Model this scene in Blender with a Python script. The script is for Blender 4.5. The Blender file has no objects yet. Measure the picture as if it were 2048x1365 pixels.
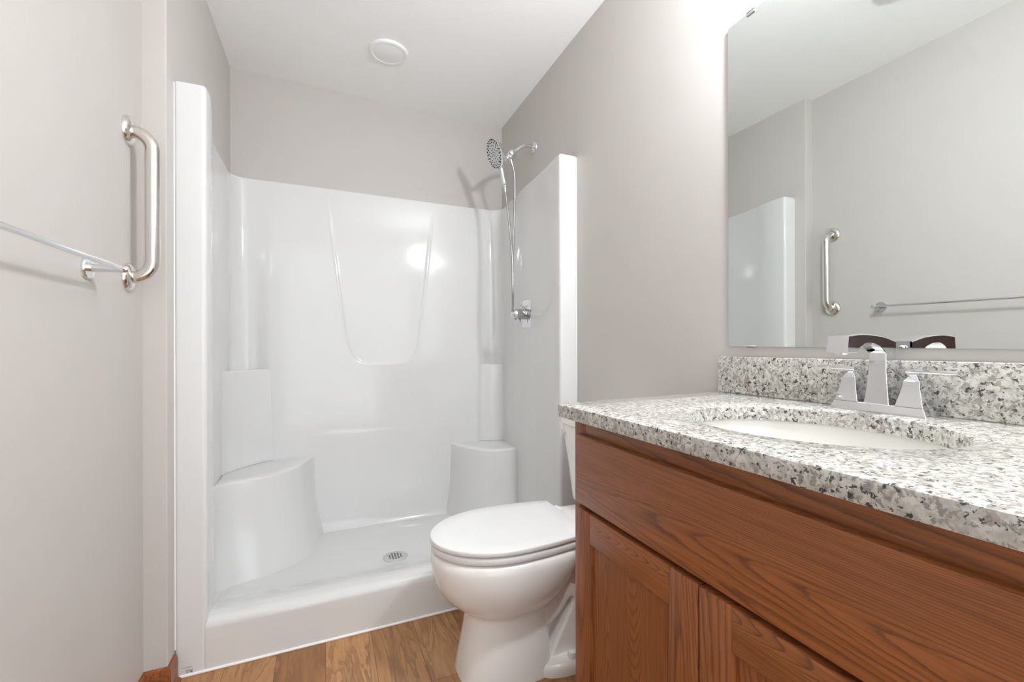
import bpy, bmesh, math, random
from mathutils import Vector, Matrix, noise

random.seed(7)
scene = bpy.context.scene
COL = scene.collection
PI = math.pi

# ------------------------------------------------------------------ camera
CAM_F, CAM_YAW, CAM_H, CAM_ROLL = 876.0, 0.4033, 1.063, -0.0022
cam_data = bpy.data.cameras.new('camera')
cam_data.sensor_width = 36.0
cam_data.lens = 36.0 * CAM_F / 2048.0
cam_data.shift_y = 1.8 / 2048.0
cam_data.clip_start = 0.02
cam = bpy.data.objects.new('camera', cam_data)
COL.objects.link(cam)
cam.matrix_world = (Matrix.Translation((0, 0, CAM_H)) @ Matrix.Rotation(-CAM_YAW, 4, 'Z')
                    @ Matrix.Rotation(PI / 2, 4, 'X') @ Matrix.Rotation(CAM_ROLL, 4, 'Z'))
scene.camera = cam

# ------------------------------------------------------------------ world, exposure
world = bpy.data.worlds.new('open_end_fill')  # uniform fill light added through the unwalled end behind the camera
scene.world = world
world.use_nodes = True
bgn = world.node_tree.nodes['Background']
bgn.inputs[0].default_value = (0.92, 0.965, 1.0, 1)
bgn.inputs[1].default_value = 1.0
vs = scene.view_settings
vs.view_transform = 'Standard'
vs.look = 'None'
vs.exposure = 1.29
scene.cycles.diffuse_bounces = 8
vs.gamma = 1.0
vs.use_curve_mapping = False
LAMP_STRENGTH = 185.0          # vanity light shades

# ------------------------------------------------------------------ material helpers
class NT:
    def __init__(self, name):
        self.m = bpy.data.materials.new(name)
        self.m.use_nodes = True
        self.t = self.m.node_tree
        self.b = self.t.nodes['Principled BSDF']
    def n(self, typ, **kw):
        nd = self.t.nodes.new(typ)
        for k, v in kw.items():
            setattr(nd, k, v)
        return nd
    def link(self, a, b):
        self.t.links.new(a, b)
    def inp(self, nd, key, val):
        if hasattr(val, 'is_linked') or isinstance(val, bpy.types.NodeSocket):
            self.link(val, nd.inputs[key])
        else:
            nd.inputs[key].default_value = val
    def math(self, op, a, b=0.0, c=0.0):
        nd = self.n('ShaderNodeMath', operation=op)
        self.inp(nd, 0, a); self.inp(nd, 1, b); self.inp(nd, 2, c)
        return nd.outputs[0]
    def coord(self, scale=(1, 1, 1), loc=(0, 0, 0), rot=(0, 0, 0), out='Object'):
        tc = self.n('ShaderNodeTexCoord')
        mp = self.n('ShaderNodeMapping')
        mp.inputs['Location'].default_value = loc
        mp.inputs['Rotation'].default_value = rot
        mp.inputs['Scale'].default_value = scale
        self.link(tc.outputs[out], mp.inputs['Vector'])
        return mp.outputs[0]
    def noise(self, vec, scale, detail=2.0, rough=0.5, dist=0.0, out='Fac'):
        nd = self.n('ShaderNodeTexNoise')
        self.link(vec, nd.inputs['Vector'])
        nd.inputs['Scale'].default_value = scale
        nd.inputs['Detail'].default_value = detail
        nd.inputs['Roughness'].default_value = rough
        nd.inputs['Distortion'].default_value = dist
        return nd.outputs[out]
    def ramp(self, fac, stops, interp='LINEAR'):
        nd = self.n('ShaderNodeValToRGB')
        cr = nd.color_ramp
        cr.interpolation = interp
        while len(cr.elements) > 1:
            cr.elements.remove(cr.elements[-1])
        cr.elements[0].position = stops[0][0]
        c = stops[0][1]
        cr.elements[0].color = (*c, 1) if len(c) == 3 else c
        for p, c in stops[1:]:
            e = cr.elements.new(p)
            e.color = (*c, 1) if len(c) == 3 else c
        self.link(fac, nd.inputs[0])
        return nd.outputs[0]
    def mix(self, fac, a, b, blend='MIX'):
        nd = self.n('ShaderNodeMix', data_type='RGBA', blend_type=blend)
        self.inp(nd, 0, fac)
        for k, v in ((6, a), (7, b)):
            if isinstance(v, tuple):
                nd.inputs[k].default_value = (*v, 1) if len(v) == 3 else v
            else:
                self.link(v, nd.inputs[k])
        return nd.outputs[2]
    def bump(self, height, strength=0.2, dist=0.01):
        nd = self.n('ShaderNodeBump')
        nd.inputs['Strength'].default_value = strength
        nd.inputs['Distance'].default_value = dist
        self.link(height, nd.inputs['Height'])
        self.link(nd.outputs[0], self.b.inputs['Normal'])
    def set(self, **kw):
        names = dict(color='Base Color', rough='Roughness', metal='Metallic', spec='Specular IOR Level',
                     coat='Coat Weight', coat_rough='Coat Roughness', trans='Transmission Weight', ior='IOR',
                     emis='Emission Color', emis_s='Emission Strength')
        for k, v in kw.items():
            s = self.b.inputs[names[k]]
            if isinstance(v, bpy.types.NodeSocket):
                self.link(v, s)
            elif isinstance(v, tuple):
                s.default_value = (*v, 1)
            else:
                s.default_value = v

def srgb(r, g, b):
    f = lambda c: (c / 255 / 12.92) if c / 255 <= 0.04045 else ((c / 255 + 0.055) / 1.055) ** 2.4
    return (f(r), f(g), f(b))

def plain(name, color, rough=0.5, metal=0.0, bump=None, **kw):
    k = NT(name)
    v = k.coord()
    n = k.noise(v, 14.0, 3)
    col = k.mix(n, tuple(c * 0.985 for c in color), tuple(min(1, c * 1.012) for c in color))
    k.set(color=col, rough=rough, metal=metal, **kw)
    if bump:
        k.bump(k.noise(v, bump[0], 3, 0.55), bump[1], bump[2])
    return k.m

M = {}
M['wall'] = plain('greige_wall_paint', srgb(196, 191, 187), 0.55, bump=(160, 0.08, 0.002))
M['ceiling'] = plain('white_textured_ceiling', srgb(247, 247, 246), 0.8, bump=(95, 0.35, 0.004))
M['acrylic'] = plain('glossy_white_acrylic', srgb(222, 222, 221), 0.085)
M['acrylic'].node_tree.nodes['Principled BSDF'].inputs['Specular IOR Level'].default_value = 0.45
M['caulk'] = plain('white_caulk', srgb(246, 246, 245), 0.4)
M['porcelain'] = plain('white_porcelain', srgb(240, 238, 235), 0.05)
M['seat_plastic'] = plain('white_seat_plastic', srgb(233, 233, 232), 0.22)
M['sink_china'] = plain('cream_sink_china', srgb(226, 224, 219), 0.06)
M['chrome'] = plain('polished_chrome', (0.79, 0.805, 0.825), 0.04, 1.0)
M['steel'] = plain('satin_stainless_steel', (0.76, 0.73, 0.69), 0.16, 1.0)
M['hose'] = plain('braided_metal_hose', (0.50, 0.50, 0.50), 0.25, 1.0)
M['nickel'] = plain('brushed_drain_steel', (0.74, 0.74, 0.73), 0.35, 1.0)
M['chrome_dim'] = plain('chrome_with_painted_dark_reflection', (0.50, 0.50, 0.51), 0.08, 1.0)  # chrome darkened in colour to stand for dark reflections on the valve
M['mirror'] = plain('silvered_mirror', (0.775, 0.815, 0.80), 0.0, 1.0)
M['mirror_edge'] = plain('green_tinted_glass_edge', srgb(190, 205, 198), 0.1)
M['clear_clip'] = plain('clear_plastic_clip', srgb(205, 190, 186), 0.15)
M['white_plastic'] = plain('white_fixture_plastic', srgb(242, 242, 241), 0.45)
M['knob_white'] = plain('almond_button_plastic', srgb(224, 216, 208), 0.25)
M['grey_face'] = plain('grey_spray_plate', srgb(214, 215, 216), 0.3, 0.0)
M['dark_rubber'] = plain('dark_rubber_nozzle', srgb(52, 54, 58), 0.5)
M['dark_hole'] = plain('dark_drain_hole', srgb(70, 64, 58), 0.7)
M['ink'] = plain('grey_label_ink', srgb(70, 68, 70), 0.6)
M['cabinet_inside'] = plain('brown_cabinet_interior', srgb(120, 84, 56), 0.6)  # even brown for the inside of the cabinet

def glow(name, color, strength):
    k = NT(name)
    k.set(color=(0.9, 0.9, 0.9), rough=0.4, emis=color, emis_s=strength)
    return k.m
M['shade_glow'] = glow('lit_frosted_shade', (0.925, 0.965, 1.0), LAMP_STRENGTH)

def oak(name, axis, seed, cathedral=1.0):
    """stained oak, grain running along the given axis of the object"""
    k = NT(name)
    sc = [9.0, 9.0, 9.0]; sc['xyz'.index(axis)] = 0.75
    v = k.coord(tuple(sc), (seed * 3.1, seed * 1.7, seed * 2.3))
    field = k.noise(v, 0.62, 1.0, 0.35, 0.35)
    sf = [95.0, 95.0, 95.0]; sf['xyz'.index(axis)] = 14.0
    fine = k.noise(k.coord(tuple(sf), (seed, seed, seed)), 1.0, 3, 0.6)
    val = k.math('ADD', k.math('MULTIPLY', field, 105.0 * cathedral), k.math('MULTIPLY', fine, 0.75))
    ring = k.math('FRACT', val)
    wide = k.ramp(k.noise(v, 1.1, 2, 0.5), [(0.36, (0.0, 0.0, 0.0)), (0.62, (1, 1, 1))])
    lite = k.mix(wide, srgb(152, 91, 51), srgb(165, 101, 57))
    line = k.ramp(ring, [(0.0, (0.10, 0.10, 0.10)), (0.45, (0.12, 0.12, 0.12)), (0.70, (0.42, 0.42, 0.42)), (0.86, (0.95, 0.95, 0.95)), (0.93, (0.85, 0.85, 0.85)), (1.0, (0.10, 0.10, 0.10))])
    base = k.mix(line, lite, srgb(108, 66, 43))
    sp = [260.0, 260.0, 260.0]; sp['xyz'.index(axis)] = 7.0
    pv = k.coord(tuple(sp), (seed, 0, seed))
    pores = k.noise(pv, 1.0, 2, 0.6)
    pm = k.ramp(pores, [(0.35, (0.62, 0.60, 0.60)), (0.60, (1.06, 1.06, 1.06))])
    col = k.mix(0.75, base, pm, 'MULTIPLY')
    tv = k.noise(k.coord((1, 1, 1), (seed, seed, 0)), 3.0, 2)
    col = k.mix(k.math('MULTIPLY', tv, 0.35), col, srgb(150, 88, 44))
    k.set(color=col, rough=0.32, spec=0.4)
    k.bump(pores, 0.12, 0.001)
    return k.m
M['oak_y'] = oak('stained_oak_grain_along_drawer', 'y', 1.0)
M['oak_y2'] = oak('stained_oak_grain_along_rail', 'y', 4.4, 1.5)
M['oak_y3'] = oak('stained_oak_grain_along_face_rail', 'y', 7.9, 0.4)
M['oak_z'] = oak('stained_oak_grain_upright_panel', 'z', 2.3, 0.9)
M['oak_z2'] = oak('stained_oak_grain_upright_stile', 'z', 5.7, 0.5)
M['door_wood'] = plain('dark_brown_door_stain', srgb(56, 30, 21), 0.35)
M['oak_trim'] = oak('stained_oak_trim', 'y', 9.1, 0.4)

def granite():
    k = NT('speckled_granite')
    v = k.coord()
    vd = k.n('ShaderNodeVectorMath', operation='ADD')
    nz = k.noise(v, 120, 2, 0.5, out='Color')
    sm = k.n('ShaderNodeVectorMath', operation='SCALE')
    k.link(nz, sm.inputs[0]); sm.inputs['Scale'].default_value = 0.007
    k.link(v, vd.inputs[0]); k.link(sm.outputs[0], vd.inputs[1])
    w = vd.outputs[0]
    def spots(scale, lo, hi, sd, det=3.0, rough=0.6):
        mp = k.n('ShaderNodeMapping'); mp.inputs['Location'].default_value = (sd, sd * 2.3, -sd)
        k.link(w, mp.inputs[0])
        return k.ramp(k.noise(mp.outputs[0], scale, det, rough, 0.4), [(lo, (0, 0, 0)), (hi, (1, 1, 1))])
    base = k.mix(spots(90, 0.40, 0.60, 1.0), srgb(184, 181, 174), srgb(212, 209, 202))
    tone = k.noise(w, 60, 2)
    col = k.mix(k.math('MULTIPLY', spots(82, 0.545, 0.60, 3.1), 0.75), base, k.mix(tone, srgb(132, 120, 111), srgb(172, 161, 151)))
    col = k.mix(k.math('MULTIPLY', spots(135, 0.555, 0.595, 6.7), 0.82), col, k.mix(tone, srgb(112, 104, 100), srgb(150, 148, 147)))
    col = k.mix(k.math('MULTIPLY', spots(125, 0.59, 0.625, 11.9), 0.95), col, k.mix(tone, srgb(34, 38, 46), srgb(84, 80, 80)))
    k.set(color=col, rough=0.10, spec=0.5)
    return k.m
M['granite'] = granite()

def planks():
    k = NT('wood_look_vinyl_planks')
    W, L = 0.152, 1.22
    tc = k.n('ShaderNodeTexCoord')
    sep = k.n('ShaderNodeSeparateXYZ'); k.link(tc.outputs['Object'], sep.inputs[0])
    x = k.math('ADD', sep.outputs[0], FLOOR_OFFX)
    xi = k.math('FLOOR', k.math('DIVIDE', x, W))
    xf = k.math('FRACT', k.math('DIVIDE', x, W))
    wn = k.n('ShaderNodeTexWhiteNoise', noise_dimensions='1D'); k.link(xi, wn.inputs['W'])
    yo = k.math('ADD', k.math('ADD', sep.outputs[1], FLOOR_OFFY), k.math('MULTIPLY', wn.outputs['Value'], L))
    yi = k.math('FLOOR', k.math('DIVIDE', yo, L))
    yf = k.math('FRACT', k.math('DIVIDE', yo, L))
    pid = k.math('ADD', k.math('MULTIPLY', xi, 7.31), k.math('MULTIPLY', yi, 3.77))
    wn2 = k.n('ShaderNodeTexWhiteNoise', noise_dimensions='1D'); k.link(pid, wn2.inputs['W'])
    comb = k.n('ShaderNodeCombineXYZ')
    k.link(k.math('ADD', k.math('MULTIPLY', x, 7.0), k.math('MULTIPLY', wn2.outputs['Value'], 40)), comb.inputs[0])
    k.link(k.math('MULTIPLY', sep.outputs[1], 1.1), comb.inputs[1])
    k.link(k.math('MULTIPLY', pid, 5.0), comb.inputs[2])
    v = comb.outputs[0]
    f1 = k.noise(v, 1.5, 4, 0.6, 1.4)
    f2 = k.noise(v, 7.0, 4, 0.65, 0.6)
    ring = k.math('FRACT', k.math('ADD', k.math('MULTIPLY', f1, 5.0), k.math('MULTIPLY', f2, 0.6)))
    tone = k.mix(wn2.outputs['Value'], srgb(164, 114, 72), srgb(204, 154, 106))
    dark = k.mix(f1, srgb(96, 64, 42), srgb(142, 99, 64))
    rm = k.ramp(ring, [(0.0, (0.1, 0.1, 0.1)), (0.55, (0.25, 0.25, 0.25)), (0.9, (0.62, 0.62, 0.62)), (1.0, (0.1, 0.1, 0.1))])
    col = k.mix(rm, tone, dark)
    blot = k.ramp(k.noise(v, 2.2, 3, 0.6, 0.8), [(0.52, (0, 0, 0)), (0.75, (1, 1, 1))])
    col = k.mix(k.math('MULTIPLY', blot, 0.62), col, srgb(88, 62, 44))
    cs = k.n('ShaderNodeCombineXYZ')
    k.link(k.math('MULTIPLY', x, 170.0), cs.inputs[0]); k.link(k.math('MULTIPLY', sep.outputs[1], 9.0), cs.inputs[1])
    st = k.noise(cs.outputs[0], 1.0, 2)
    col = k.mix(0.5, col, k.ramp(st, [(0.3, (0.78, 0.77, 0.76)), (0.7, (1.08, 1.08, 1.08))]), 'MULTIPLY')
    ex = k.math('MINIMUM', xf, k.math('SUBTRACT', 1.0, xf))
    ey = k.math('MULTIPLY', k.math('MINIMUM', yf, k.math('SUBTRACT', 1.0, yf)), L / W)
    seam = k.math('LESS_THAN', k.math('MINIMUM', ex, ey), 0.007)
    col = k.mix(k.math('MULTIPLY', seam, 0.55), col, srgb(70, 48, 34))
    k.set(color=col, rough=0.38, spec=0.4)
    k.bump(st, 0.06, 0.001)
    return k.m
FLOOR_OFFX, FLOOR_OFFY = 0.0, 0.0
M['planks'] = planks()

# ------------------------------------------------------------------ object helpers
def tag(o, label=None, cat=None, group=None, kind=None):
    if label: o['label'] = label
    if cat: o['category'] = cat
    if group: o['group'] = group
    if kind: o['kind'] = kind
    return o

def root_loc(p):
    l = Vector((0, 0, 0))
    while p is not None:
        l += p.location
        p = p.parent
    return l

def thing(name, loc, label, cat, group=None):
    o = bpy.data.objects.new(name, None)
    o.empty_display_size = 0.05
    COL.objects.link(o)
    o.location = loc
    return tag(o, label, cat, group)

def obj(name, verts, faces, mat, parent=None, smooth=True, bevel=0.0, segs=2, loc=None, autos=None, fmats=None, subd=0):
    """one mesh object; verts are world coordinates"""
    base = root_loc(parent) if parent else Vector(loc if loc else (0, 0, 0))
    me = bpy.data.meshes.new(name)
    me.from_pydata([Vector(v) - base for v in verts], [], faces)
    mats = mat if isinstance(mat, (list, tuple)) else [mat]
    for m_ in mats:
        me.materials.append(m_)
    if fmats:
        for p, i in zip(me.polygons, fmats):
            p.material_index = i
    bm = bmesh.new(); bm.from_mesh(me)
    bmesh.ops.recalc_face_normals(bm, faces=bm.faces)
    if bevel > 0:
        ed = [e for e in bm.edges if len(e.link_faces) == 2 and e.calc_face_angle(0) > 0.5]
        bmesh.ops.bevel(bm, geom=ed, offset=bevel, offset_type='OFFSET', segments=segs, profile=0.5, affect='EDGES', clamp_overlap=True)
    for f in bm.faces:
        f.smooth = smooth
    if smooth:
        lim = math.radians(autos if autos else 35)
        for e in bm.edges:
            if len(e.link_faces) == 2:
                e.smooth = e.calc_face_angle(0) < lim
    bm.to_mesh(me); bm.free()
    o = bpy.data.objects.new(name, me)
    COL.objects.link(o)
    if parent:
        o.parent = parent
    else:
        o.location = base
    if subd:
        md = o.modifiers.new('smooth', 'SUBSURF'); md.levels = subd; md.render_levels = subd
    return o

def box_vf(x0, x1, y0, y1, z0, z1):
    v = [(x0, y0, z0), (x1, y0, z0), (x1, y1, z0), (x0, y1, z0), (x0, y0, z1), (x1, y0, z1), (x1, y1, z1), (x0, y1, z1)]
    f = [(0, 3, 2, 1), (4, 5, 6, 7), (0, 1, 5, 4), (1, 2, 6, 5), (2, 3, 7, 6), (3, 0, 4, 7)]
    return v, f

def merge(*parts):
    V, F = [], []
    for v, f in parts:
        b = len(V)
        V += list(v); F += [tuple(i + b for i in q) for q in f]
    return V, F

def loft(rings, closed=True, cap0=True, cap1=True):
    n = len(rings[0])
    V = [p for r in rings for p in r]
    F = []
    for i in range(len(rings) - 1):
        for j in range(n if closed else n - 1):
            k = (j + 1) % n
            F.append((i * n + j, i * n + k, (i + 1) * n + k, (i + 1) * n + j))
    if cap0 and closed: F.append(tuple(range(n - 1, -1, -1)))
    if cap1 and closed: F.append(tuple((len(rings) - 1) * n + j for j in range(n)))
    return V, F

def frame(d):
    d = Vector(d).normalized()
    a = Vector((0, 0, 1)) if abs(d.z) < 0.9 else Vector((1, 0, 0))
    u = d.cross(a).normalized()
    return d, u, d.cross(u).normalized()

def tube(path, r, n=16, cap=True):
    path = [Vector(p) for p in path]
    m = len(path)
    rs = r if isinstance(r, (list, tuple)) else [r] * m
    t0 = (path[1] - path[0]).normalized()
    _, u, w = frame(t0)
    rings = []
    prev = t0
    for i, p in enumerate(path):
        t = (path[min(i + 1, m - 1)] - path[max(i - 1, 0)]).normalized()
        q = prev.rotation_difference(t)
        u = q @ u; w = q @ w; prev = t
        rings.append([p + (u * math.cos(2 * PI * k / n) + w * math.sin(2 * PI * k / n)) * rs[i] for k in range(n)])
    return loft(rings, True, cap, cap)

def lathe(profile, origin, axis, n=40, cap0=True, cap1=True):
    """profile: (radius, distance along axis)"""
    d, u, w = frame(axis)
    o = Vector(origin)
    rings = [[o + d * h + (u * math.cos(2 * PI * k / n) + w * math.sin(2 * PI * k / n)) * max(r, 1e-5) for k in range(n)]
             for r, h in profile]
    return loft(rings, True, cap0, cap1)

def bezier(pts, n=60):
    """Catmull-Rom through the points"""
    P = [Vector(p) for p in pts]
    P = [P[0] * 2 - P[1]] + P + [P[-1] * 2 - P[-2]]
    out = []
    seg = len(P) - 3
    for i in range(seg):
        p0, p1, p2, p3 = P[i:i + 4]
        k = max(2, n // seg)
        for j in range(k):
            t = j / k
            out.append(0.5 * ((2 * p1) + (p2 - p0) * t + (2 * p0 - 5 * p1 + 4 * p2 - p3) * t * t + (3 * p1 - p0 - 3 * p2 + p3) * t ** 3))
    out.append(P[-2].copy())
    return out

def prism(poly, z0, z1):
    n = len(poly)
    V = [(x, y, z0) for x, y in poly] + [(x, y, z1) for x, y in poly]
    F = [tuple(range(n - 1, -1, -1)), tuple(range(n, 2 * n))]
    F += [(i, (i + 1) % n, n + (i + 1) % n, n + i) for i in range(n)]
    return V, F

def arc(cx, cy, r, a0, a1, n=8):
    return [(cx + r * math.cos(math.radians(a0 + (a1 - a0) * i / n)), cy + r * math.sin(math.radians(a0 + (a1 - a0) * i / n))) for i in range(n + 1)]

def sstep(a, b, x):
    t = max(0.0, min(1.0, (x - a) / (b - a)))
    return t * t * (3 - 2 * t)

# ------------------------------------------------------------------ the room shell
CZ = 2.44
XN, XL, YF = -0.4985, -0.4395, 1.627      # near left wall, alcove left wall, face of the jog
XR = 1.0385
YD = -0.80                                 # open end behind the camera, left unwalled to let the added fill in
def wall_y(x): return 2.563 + 0.0391 * (x + 0.434)   # the back wall runs very slightly out of square

left_poly = ([(XN, YD), (XN, YF)] + arc(XL - 0.004, YF + 0.004, 0.004, -90, 0, 4)
             + [(-0.434, 2.563), (-0.60, 2.557), (-0.60, YD)])
tag(obj('wall_left', *prism(left_poly, 0, CZ + 0.03), M['wall'], smooth=True, autos=30), kind='structure')
tag(obj('wall_back', *prism([(-0.60, wall_y(-0.60)), (1.16, wall_y(1.16)), (1.16, 2.76), (-0.60, 2.70)], 0, CZ + 0.03), M['wall']), kind='structure')
tag(obj('wall_right', *prism([(XR, YD), (XR, 1.72), (1.05, 2.6205), (1.16, 2.6248), (1.16, YD)], 0, CZ + 0.03), M['wall'], autos=10), kind='structure')
tag(obj('floor', *box_vf(-0.62, 1.18, YD - 0.4, 2.78, -0.06, 0), M['planks'], smooth=False), kind='structure')
tag(obj('ceiling', *box_vf(-0.62, 1.18, YD - 0.12, 2.78, CZ, CZ + 0.08), M['ceiling'], smooth=False), kind='structure')
# oak door standing open against the left wall
dv, df = box_vf(-0.470, -0.435, -0.76, 0.02, 0.012, 2.04)
door = tag(obj('door_1', dv, df, M['door_wood'], bevel=0.002), kind='structure')
for (z0, z1) in ((0.22, 0.98), (1.14, 1.90)):
    obj('door_panel', *merge(box_vf(-0.436, -0.431, -0.62, -0.12, z0, z1)), M['door_wood'], parent=door, bevel=0.002)

def sweep(path, prof):
    """profile (offset to the right of the path, z) swept along a plan polyline with mitred corners"""
    P = [Vector((x, y)) for x, y in path]
    rings = []
    for i, p in enumerate(P):
        d0 = (P[i] - P[i - 1]).normalized() if i else (P[1] - P[0]).normalized()
        d1 = (P[i + 1] - P[i]).normalized() if i < len(P) - 1 else d0
        n0 = Vector((d0.y, -d0.x)); n1 = Vector((d1.y, -d1.x))
        mtr = (n0 + n1) / (1 + n0.dot(n1))
        rings.append([(p.x + mtr.x * o_, p.y + mtr.y * o_, z) for o_, z in prof])
    return loft(rings, True, True, True)
BASE = [(0.0, 0.0), (0.011, 0.0), (0.011, 0.070), (0.008, 0.081), (0.005, 0.084), (0.0, 0.084)]
bl = tag(obj('baseboard_left', *sweep([(XN, 0.06), (XN, YF), (XL, YF), (XL, 1.681)], BASE), M['oak_trim'], autos=20), kind='structure')
SHOE = [(0.011, 0.0), (0.022, 0.0), (0.0205, 0.006), (0.017, 0.010), (0.011, 0.013)]
obj('shoe_moulding', *sweep([(XN, 0.06), (XN, YF), (XL, YF), (XL, 1.679)], SHOE), M['oak_trim'], parent=bl, autos=40)
tag(obj('baseboard_right', *sweep([(XR, 1.68), (XR, 0.90)], BASE), M['oak_trim'], autos=20), kind='structure')

# ------------------------------------------------------------------ shower stall
SH = thing('shower_stall', (0.29, 1.688, 0), 'glossy white one-piece acrylic shower stall with corner seats filling the end of the room', 'shower')
YT = 1.688
TOPZ = 1.893
def yb(x): return 2.5555
# plan curve of the surround, from the left flange round the back to the right flange
plan = []
plan += arc(-0.4275, YT + 0.011, 0.011, 180, 270, 6) + [(-0.40, YT)]
plan += arc(-0.366, YT + 0.013, 0.013, -90, 0, 6)
plan += [(-0.3525, 1.72), (-0.353, 1.745)]
lcurve = bezier([(-0.3535, 1.76, 0), (-0.362, 1.82, 0), (-0.390, 1.92, 0), (-0.415, 2.04, 0), (-0.424, 2.16, 0), (-0.427, 2.30, 0), (-0.428, 2.45, 0)], 48)
plan += [(p.x, p.y) for p in lcurve]
r_ = 0.075
plan += arc(-0.428 + r_, yb(-0.35) - r_, r_, 180, 92, 12)[1:]
nb = 240
x0b, x1b = -0.428 + r_ + 0.004, 1.006 - r_ - 0.004
plan += [(x0b + (x1b - x0b) * i / nb, yb(x0b + (x1b - x0b) * i / nb)) for i in range(1, nb)]
plan += arc(1.006 - r_, yb(0.93) - r_, r_, 88, 0, 12)
rcurve = bezier([(1.006, 2.48, 0), (1.000, 2.38, 0), (0.990, 2.27, 0), (0.981, 2.15, 0), (0.977, 2.00, 0), (0.970, 1.90, 0), (0.960, 1.80, 0), (0.953, 1.73, 0)], 48)
plan += [(p.x, p.y) for p in rcurve]
plan += arc(0.952 + 0.013, YT + 0.013, 0.013, 180, 270, 6)
plan += [(1.00, YT)] + arc(1.0268, YT + 0.011, 0.011, 270, 360, 6)
NP = len(plan)
# outward plan normals
nrm = []
for i in range(NP):
    a = Vector(plan[max(i - 1, 0)]); b = Vector(plan[min(i + 1, NP - 1)])
    t = (b - a).normalized()
    nrm.append(Vector((-t.y, t.x)))          # the unit lies to the right of travel, walls to the left
# outline of the U-shaped molded recess on the back
U = [(0.005, 2.2), (0.018, 1.82), (0.055, 1.50), (0.088, 1.22), (0.105, 1.09), (0.125, 1.015), (0.160, 0.965), (0.215, 0.945), (0.30, 0.944),
     (0.385, 0.948), (0.440, 0.967), (0.478, 1.012), (0.495, 1.08), (0.508, 1.20), (0.545, 1.49), (0.585, 1.87), (0.61, 2.2)]
U = [(p.x, p.y) for p in bezier([(a, b, 0) for a, b in U], 120)]
def sdU(x, z):
    d = 9.0
    inside = False
    n = len(U)
    for i in range(n - 1):
        ax, ay = U[i]; bx, by = U[i + 1]
        dx, dy = bx - ax, by - ay
        t = max(0, min(1, ((x - ax) * dx + (z - ay) * dy) / (dx * dx + dy * dy + 1e-12)))
        d = min(d, math.hypot(x - ax - t * dx, z - ay - t * dy))
    for i in range(n):
        ax, ay = U[i]; bx, by = U[(i + 1) % n]
        if (ay > z) != (by > z) and x < (bx - ax) * (z - ay) / (by - ay) + ax:
            inside = not inside
    return -d if inside else d
zs = [0.0, 0.03, 0.05, 0.058, 0.066, 0.075, 0.086, 0.10, 0.115, 0.135, 0.16]
z = 0.20
while z < 0.90: zs.append(z); z += 0.03 if not (0.54 < z < 0.62) else 0.006
z = 0.90
while z < 1.86: zs.append(z); z += 0.0065
zs += [1.862, 1.875, 1.884, 1.889]
Vs, Fs = [], []
for zi, z in enumerate(zs):
    for i, (x, y) in enumerate(plan):
        off = 0.0
        interior = sstep(1.72, 1.80, y)
        if z < 0.16:
            t = max(0.0, min(1.0, (0.13 - z) / 0.08))
            off -= interior * 0.05 * (1 - math.sqrt(max(0, 1 - t * t)))
        if y > 2.53 and -0.33 < x < 0.92:
            lean = 0.034 * min(1.9 - z, 0.95)
            off -= lean * sstep(-0.33, -0.25, x) * sstep(0.92, 0.84, x)
            off -= 0.0018 * sstep(0.59, 0.575, z) * sstep(-0.05, 0.1, x) * sstep(0.72, 0.58, x)
            if z > 0.89 and -0.06 < x < 0.66:
                s = sdU(x, z)
                off += 0.006 * sstep(0.006, -0.006, s) * sstep(1.93, 1.25, z) - 0.0035 * math.exp(-(s / 0.006) ** 2) * sstep(1.89, 1.55, z)
        p = Vector((x, y)) + nrm[i] * off
        Vs.append((p.x, p.y, z * (1 - 0.0048 * sstep(-0.3, 0.95, p.x) * sstep(2.0, 2.5, p.y))))
# rolled top rim reaching back to the walls
for k, (oo, zz) in enumerate(((0.001, 1.8915), (0.003, 1.893), (0.007, 1.8935), (0.070, 1.8935))):
    for i, (x, y) in enumerate(plan):
        p = Vector((x, y)) + nrm[i] * oo
        Vs.append((max(-0.4378, min(1.0380, p.x)) if y < 2.45 else max(-0.4335, min(1.045, p.x)), min(p.y, wall_y(p.x) - 0.0006), zz * (1 - 0.0048 * sstep(-0.3, 0.95, x) * sstep(2.0, 2.5, y))))
nr = len(zs) + 4
for a in range(nr - 1):
    for i in range(NP - 1):
        q = (a * NP + i, a * NP + i + 1, (a + 1) * NP + i + 1, (a + 1) * NP + i)
        Fs.append(q)
obj('wall_surround', Vs, Fs, M['acrylic'], parent=SH, autos=50)

# pan with rolled threshold
prof = [(1.6885, 0.0), (1.6885, 0.06), (1.6890, 0.125)]
prof += [(1.6890 + 0.030 * (1 - math.cos(t)), 0.135 + 0.030 * math.sin(t)) for t in [PI / 2 * i / 8 for i in range(9)]]
prof += [(1.74, 0.1662), (1.755, 0.1650), (1.775, 0.1600), (1.80, 0.1505), (1.85, 0.1295), (1.90, 0.1085), (1.94, 0.0917), (1.97, 0.0797), (1.99, 0.0725), (2.01, 0.0665), (2.03, 0.0620), (2.045, 0.0602), (2.11, 0.0590), (2.15, 0.0582), (2.2, 0.0580), (2.35, 0.060), (2.585, 0.064)]
def xleft(y):
    for i in range(len(lcurve) - 1):
        if lcurve[i].y <= y <= lcurve[i + 1].y:
            return lcurve[i].x - 0.004
    return -0.358 if y < 1.8 else -0.432
def xright(y):
    for i in range(len(rcurve) - 1):
        if rcurve[i + 1].y <= y <= rcurve[i].y:
            return rcurve[i].x + 0.004
    return 0.957 if y < 1.8 else 1.010
xs = [-0.4383 + i * (1.0372 + 0.4383) / 64 for i in range(65)]
Vp, Fp = [], []
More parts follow.
